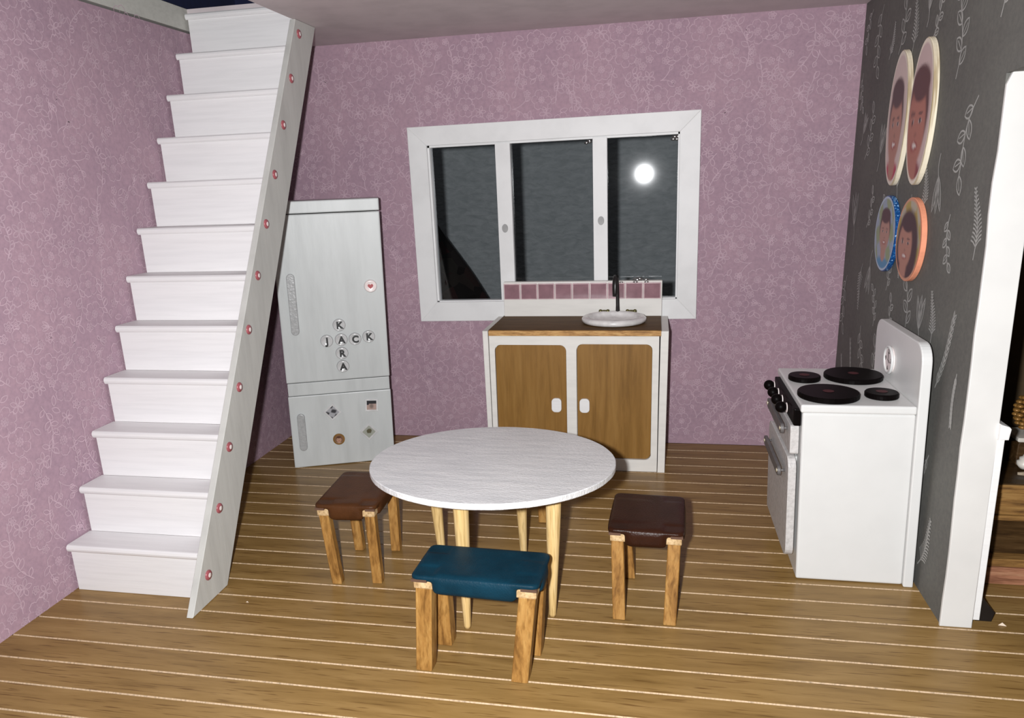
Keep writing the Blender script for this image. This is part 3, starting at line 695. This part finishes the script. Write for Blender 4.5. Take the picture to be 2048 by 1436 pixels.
LC(box('hinge_block', 3.084, 3.097, -1.60, -1.20, .10, .52, STOVE, ck, .002))
LC(box('hinge_block', 3.090, 3.097, -1.60, -1.20, .56, .66, STOVE, ck, .002))
for par, hy0, hy1, hz_, hx_ in ((dw, -1.610, -1.20, .640, 3.040), (od, -1.615, -1.19, .455, 3.032)):
    bm = prism_bm(rrect(hy0, hy1, hz_ - .022, hz_ + .022, .0218, 8), YZ, hx_ - .012, hx_ + .002, .003); h_ = obj('handle', bm, METAL, par); shear(h_, SH)
    for yy in (hy0 + .022, hy1 - .022):
        o = obj('handle_nail', sphere_bm((hx_ - .012, yy, hz_), .009, .5, 1, 1, 12, 8), NAILM, par, True); shear(o, SH)
        o = obj('handle_pin', tube_bm([(hx_, yy, hz_), (hx_ + .02, yy, hz_)], .006, 8), METAL, par, True); shear(o, SH)
cz_, cy_ = .872, -1.325
ckc = bmesh.new()
clk = LC(obj('clock', prism_bm(circ(cy_, cz_, .056, 32), YZ, 3.500, 3.5118, .003), PEARL_GLINT, ck))
bm = bmesh.new(); n = 32
ring = []
for i in range(n):
    t = 2 * PI * i / n; row = []
    for q in range(8):
        s_ = 2 * PI * q / 8; rr_ = .056 + .006 * math.cos(s_); row.append(bm.verts.new((3.500 + .006 * math.sin(s_), cy_ + rr_ * math.cos(t), cz_ + rr_ * math.sin(t))))
    ring.append(row)
for i in range(n):
    for q in range(8): bm.faces.new([ring[i][q], ring[(i + 1) % n][q], ring[(i + 1) % n][(q + 1) % 8], ring[i][(q + 1) % 8]])
bmesh.ops.recalc_face_normals(bm, faces=bm.faces); o = obj('clock_rim', bm, STOVE, clk, True); shear(o, SH)
# numerals face -X : text X axis -> -Y
TM = Matrix(((0, 0, -1, 0), (-1, 0, 0, 0), (0, 1, 0, 0), (0, 0, 0, 1)))
for s_, du, dv in (('12', 0, .036), ('3', .036, 0), ('6', 0, -.036), ('9', -.036, 0)):
    me = text_mesh(s_, .026, .0004, .0003); me.transform(Matrix.Translation((3.4985 + SH * cz_, cy_ - du, cz_ + dv)) @ TM); link('numeral', me, LETTERM, clk)
for (du, dv) in ((.000, .030), (.020, -.010)):
    bm = bmesh.new(); ln = math.hypot(du, dv); add_box(bm, -.002, ln, -.0015, .0015, -.0006, .0006)
    bmesh.ops.transform(bm, matrix=Matrix.Translation((3.4980 + SH * cz_, cy_, cz_)) @ TM @ Matrix.Rotation(math.atan2(dv, du), 4, 'Z'), verts=bm.verts); obj('clock_hand', bm, LETTERM, clk)

# ------------------------------------------------------------------ round table
tb = thing('dining_table', 'round white painted dining table on four tapered pale wooden legs', 'table', (1.872, -1.984, 0))
bm = bmesh.new(); n = 96; rr = random.Random(4)
tp = [(.480, 0), (.4825, -.003), (.4825, -.020), (.480, -.023)]
rings = [[bm.verts.new(((r_ + rr.uniform(-.0007, .0007)) * math.cos(2 * PI * i / n), (r_ + rr.uniform(-.0007, .0007)) * math.sin(2 * PI * i / n), z_)) for i in range(n)] for r_, z_ in tp]
bm.faces.new(rings[0]); bm.faces.new(rings[-1][::-1])
for a, c in zip(rings, rings[1:]):
    for i in range(n): bm.faces.new([a[i], c[i], c[(i + 1) % n], a[(i + 1) % n]])
for v in bm.verts: v.co.z += .609 - .004 * v.co.x / .48 - .0506 * v.co.y
obj('tabletop', bm, TABLETOP, tb)
for (bx_, by_), (tx, ty) in (((1.797, -2.228), (1.795, -2.222)), ((2.114, -2.103), (2.130, -2.112)), ((1.925, -1.665), (1.925, -1.700)), ((1.585, -1.80), (1.560, -1.815))):
    zt = .609 - .0506 * (ty + 1.984) - .024
    pts = [(bx_ + (tx - bx_) * t, by_ + (ty - by_) * t, .001 + (zt - .001) * t) for t in (0, .02, .3, .6, .85, 1)]
    bm = tube_bm([(p[0] - 1.872, p[1] + 1.984, p[2]) for p in pts], [.0125, .0145, .020, .0265, .0300, .0305], 20)
    obj('leg', bm, TLEG, tb, True)

# ------------------------------------------------------------------ stools
def make_stool(name_lab, leatherm, center, yaw, Wd, Dp, h, lw, legs, block=PALEW):
    """legs: world bottoms (x,y) in order FL, FR, BR, BL"""
    t = thing('stool', name_lab, 'stool', (center[0], center[1], 0), yaw, None)
    inv = Matrix.Rotation(-yaw, 2)
    hx, hy = Wd / 2, Dp / 2; zb = h - .055
    tops = [(-hx + lw / 2 + .004, -hy + lw / 2 + .004), (hx - lw / 2 - .004, -hy + lw / 2 + .004), (hx - lw / 2 - .004, hy - lw / 2 - .004), (-hx + lw / 2 + .004, hy - lw / 2 - .004)]
    bl_ = []
    for i, (wx, wy) in enumerate(legs):
        d = inv @ Vector((wx - center[0], wy - center[1])); bl_.append((d.x, d.y))
    for (bx_, by_), (tx, ty) in zip(bl_, tops):
        bm = bmesh.new(); vs, _ = add_box(bm, -lw / 2, lw / 2, -lw / 2, lw / 2, 0, zb)
        for v in bm.verts:
            f = v.co.z / zb; v.co.x += bx_ + (tx - bx_) * f; v.co.y += by_ + (ty - by_) * f; v.co.z = .001 + v.co.z * (zb - .001) / zb
        bev(bm, .003, 1); obj('leg', bm, STOOLW, t)
    sf = bmesh.new(); add_box(sf, -hx, hx, -hy, hy, zb + .0005, h - .014); bev(sf, .005, 2); obj('seat_frame', sf, block, t)
    bm = bmesh.new()
    def part(x0, x1, y0, y1, z0, z1, bw):
        b2 = bmesh.new(); add_box(b2, x0, x1, y0, y1, z0, z1); bev(b2, bw, 4); me = bpy.data.meshes.new('t'); b2.to_mesh(me); b2.free(); bm.from_mesh(me); bpy.data.meshes.remove(me)
    e = .010
    b3 = prism_bm(rrect(-hx - e, hx + e, -hy - e, hy + e, .028, 5), XY, h - .022, h, .009, 3); me = bpy.data.meshes.new('t'); b3.to_mesh(me); b3.free(); bm.from_mesh(me); bpy.data.meshes.remove(me)
    part(-hx + lw + .004, hx - lw - .004, -hy - e - .004, hy + e + .004, h - .076, h + .004, .035)
    part(-hx - e - .004, hx + e + .004, -hy + lw * .9, hy - lw * .9, h - .066, h + .004, .030)
    rr = random.Random(int(center[0] * 100))
    for v in bm.verts: v.co.z -= .010 * max(0, 1 - ((v.co.x / hx) ** 2 + (v.co.y / hy) ** 2)) + .0015 * math.sin(v.co.x * 40 + v.co.y * 23)
    lc = obj('leather_cover', bm, leatherm, t, True)
    md = lc.modifiers.new('r', 'REMESH'); md.mode = 'VOXEL'; md.voxel_size = .0048; md.use_smooth_shade = True
    ms = lc.modifiers.new('s', 'SMOOTH'); ms.factor = .5; ms.iterations = 9
    bpy.context.view_layer.update(); me = bpy.data.meshes.new_from_object(lc.evaluated_get(bpy.context.evaluated_depsgraph_get()))
    lc.modifiers.clear(); lc.data = me
    for p in me.polygons: p.use_smooth = True
    for sx_ in (-1, 1):
        for sy_ in (-1, 1):
            bm = bmesh.new(); add_box(bm, sx_ * (hx + .004) - (lw * .95 if sx_ > 0 else 0) + (0), sx_ * (hx + .004) + (lw * .95 if sx_ < 0 else 0), sy_ * (hy + .006) - .004, sy_ * (hy + .006) + .004, h - .024, h - .014); obj('leather_edge', bm, LEDGE, t)
    return t
make_stool('stool with a teal blue leather seat in front of the table', LBLUE, (1.907, -2.390), math.radians(-2.6), .435, .225, .372, .059,
           [(1.708, -2.486), (2.056, -2.505), (2.078, -2.345), (1.740, -2.328)])
make_stool('stool with a reddish brown leather seat left of the table', LBROWN, (1.205, -1.775), math.radians(3), .255, .375, .372, .043,
           [(1.150, -1.962), (1.325, -1.935), (1.306, -1.635), (1.130, -1.650)])
make_stool('stool with a very dark brown leather seat standing right of the table', LDARK, (2.477, -1.895), math.radians(-2.0), .270, .340, .374, .048,
           [(2.375, -2.075), (2.568, -2.090), (2.590, -1.790), (2.405, -1.750)])
make_stool('stool almost hidden behind the table with one leg showing', LBROWN, (1.745, -1.185), 0.0, .47, .22, .360, .045,
           [(1.530, -1.250), (1.957, -1.250), (1.957, -1.110), (1.530, -1.110)])

# ------------------------------------------------------------------ portraits on the charcoal wall
def plaque(lab, y, z, rx, ry, rim, col, th=.020, bord=None, inner=.93, shift=(0, 0)):
    xf = W - th - .003
    t = thing('portrait_plaque', lab, 'picture', (W, y, z), 0, 'portrait plaques on the charcoal wall')
    bm = prism_bm(circ(0, 0, rx, 64, ry), YZ, -th - .003, -.0015, .002, 1); obj('plaque_board', bm, [rim], t)
    def c2(u, v):
        if bord and math.hypot(u, v) > inner: return bord
        return col(u, v)
    # viewer's right is -Y
    print_disc('portrait_print', t, lambda u, v: (-th - .0042, -u, v), c2, rx - .004, ry - .004)
    return t
plaque('tall oval plaque of a short haired person in crimson, left of the upper pair', -.832, 1.868, .140, .288, PLY,
       portrait((.62, .50, .46), (.42, .20, .14), (.055, .028, .022), (.42, .02, .06), (-.05, -.14), (.66, .54)), bord=(.75, .68, .58), inner=.95)
plaque('tall oval plaque of a smiling person with swept up brown hair, right of upper pair', -1.148, 1.872, .143, .286, PLY,
       portrait((.58, .44, .42), (.40, .15, .10), (.075, .022, .014), (.22, .03, .03), (-.22, -.18), (.82, .60), side=.35), bord=(.80, .72, .60), inner=.96)
plaque('round blue glitter edged plaque of a child in a blue top', -.828, 1.362, .162, .174, GLIT,
       portrait((.30, .38, .48), (.44, .24, .18), (.05, .02, .015), (.05, .25, .45), (0, .0), (.48, .50), bg2=(.25, .32, .10)), bord=(.45, .55, .68), inner=.93)
plaque('round coral edged plaque of a person with long dark hair', -1.178, 1.362, .168, .175, CORAL,
       portrait((.40, .30, .06), (.42, .20, .14), (.035, .012, .010), (.40, .30, .16), (-.2, -.15), (.55, .58), long_hair=True, side=.3, bg2=(.45, .42, .36)), bord=(.62, .30, .18), inner=.95)

# ------------------------------------------------------------------ neighbouring room seen past the wall end
pp = thing('mantel_post', 'thin white painted post with a small block cap behind the charcoal wall end', 'post', (3.71, -1.95, 0))
obj('post_board', prism_bm([(-.0385, .022), (-.008, .022), (-.016, .735), (-.0385, .735)], XZ, -.005, .020, .003), WHITE, pp)
obj('post_cap', prism_bm([(-.0385, .736), (-.008, .738), (-.004, .778), (-.010, .785), (-.0385, .794)], XZ, -.016, .10, .004), WHITE, pp)
bm = prism_bm([(3.700, .001), (3.757, .001), (3.764, .040), (3.733, .078), (3.714, .105), (3.700, .105)], XZ, -1.925, -1.880, .003); hb = obj('hinge_foot', bm, BLACKM)
tag(hb, 'black metal hinge foot on the floor beside the white post', 'hinge')
bn = thing('wooden_bench', 'low brown wooden stand with plank front in the neighbouring room', 'bench', (4.4, -1.35, 0))
def LB(o): o.location = (-4.4, 1.35, 0); return o
LB(box('base_rail', 3.78, 5.2, -1.63, -1.02, .002, .076, BENCHR, bn, .003)); LB(box('base_trim', 3.78, 5.2, -1.622, -1.02, .077, .112, BENCHW, bn, .003))
LB(box('front_panel', 3.80, 5.2, -1.57, -1.04, .113, .278, BENCHD, bn, .003)); LB(box('lower_rail', 3.79, 5.2, -1.615, -1.03, .279, .300, BENCHW, bn, .003))
LB(box('apron', 3.79, 5.2, -1.605, -1.03, .301, .408, BENCHW, bn, .003)); LB(box('top_board', 3.765, 5.2, -1.635, -1.00, .409, .446, BENCHD, bn, .004))
LB(box('top_edge', 3.765, 5.2, -1.645, -1.6355, .409, .444, BENCHW, bn, .003))
# ornaments on the stand
PINE = plain('gilded_pinecone', (0.28, 0.14, 0.035), 0.35, 0.3); SHELL = plain('white_shell', (0.62, 0.58, 0.52), 0.4); DRIFT = wood('driftwood', (.2, .14, .09), (.42, .34, .25), (.6, .52, .42), (20, 20, 20))
pc = thing('pinecone', 'gilded brown pinecone among the ornaments on the wooden stand', 'pinecone', (4.045, -1.40, .672))
obj('cone_core', sphere_bm((0, 0, 0), .07, 1, 1, 1.15), BENCHD, pc, True)
bm = bmesh.new()
for q in range(110):
    f = (q + .5) / 110; th = q * 2.39996; zz = 1 - 2 * f; rr_ = math.sqrt(1 - zz * zz); c = Vector((rr_ * math.cos(th), rr_ * math.sin(th), zz * 1.15)) * .078
    sphere_bm(c, .0155, 1, 1, .55, 8, 5, bm)
o = obj('scales', bm, PINE, pc, True); o['kind'] = 'stuff'
for i, (x, y, z, s_, lab) in enumerate(((3.985, -1.49, .486, .034, 'ridged white shell leaning below the pinecone, nearest the white post'), (4.06, -1.52, .482, .030, 'ridged white shell lying at the frame edge below the pinecone'))):
    bm = lathe([(.3 * s_, -.9 * s_), (.75 * s_, -.6 * s_), (.9 * s_, -.2 * s_), (.72 * s_, 0), (.85 * s_, .3 * s_), (.6 * s_, .55 * s_), (.62 * s_, .75 * s_), (.25 * s_, 1.0 * s_)], 20)
    o = obj('shell', bm, SHELL, None, True); o.location = (x, y, z); o.rotation_euler = (.2, .3 - .8 * i, .4); tag(o, lab, 'shell', 'shells on the wooden stand')
bm = bmesh.new(); tube_bm([(3.93, -1.56, .462), (3.99, -1.575, .468), (4.06, -1.59, .462), (4.12, -1.60, .460)], [.006, .013, .015, .010], 8, bm); tube_bm([(3.99, -1.575, .468), (4.02, -1.60, .480), (4.04, -1.615, .476)], [.007, .006, .003], 6, bm)
tag(obj('driftwood', bm, DRIFT, None, True), 'pale forked driftwood twig at the front of the wooden stand', 'twig')
cn = thing('ornament_block', 'dark ornament block with pale top carrying the pinecone', 'ornament', (4.06, -1.38, .446)); 
obj('block', prism_bm(rrect(-.085, .10, 0.0006, .105, .012), XZ, -.05, .09, .004), BENCHD, cn); obj('block_top', prism_bm(rrect(-.09, .105, .106, .124, .006), XZ, -.055, .095, .003), SHELL, cn)
cdl = thing('candle', 'pale cream candle standing behind the pinecone at the frame edge', 'candle', (4.115, -1.20, .446))
obj('wax', lathe([(.035, .001), (.036, .02), (.036, .385), (.033, .392)], 24), SHELL, cdl, True); obj('wick', tube_bm([(0, 0, .39), (.002, 0, .41)], .002, 6), LETTERM, cdl)
CRUMB = plain('pale_crumb', (.75, .62, .5), .8)
for (x, y, s_), lab in (((.829, -2.172, .007), 'tiny pale paper crumb on the floor beside the stringer foot'), ((3.785, -1.945, .014), 'pale torn chip on the floor beside the black hinge foot')):
    bm = bmesh.new(); a = [bm.verts.new(p) for p in ((-s_, 0, .001), (s_, -.3 * s_, .001), (.2 * s_, s_ * .7, .001), (0, .1 * s_, .9 * s_))]
    for q in ((0, 2, 1), (0, 1, 3), (1, 2, 3), (2, 0, 3)): bm.faces.new([a[i] for i in q])
    o = obj('paper_crumb', bm, CRUMB); o.location = (x, y, 0); tag(o, lab, 'crumb')
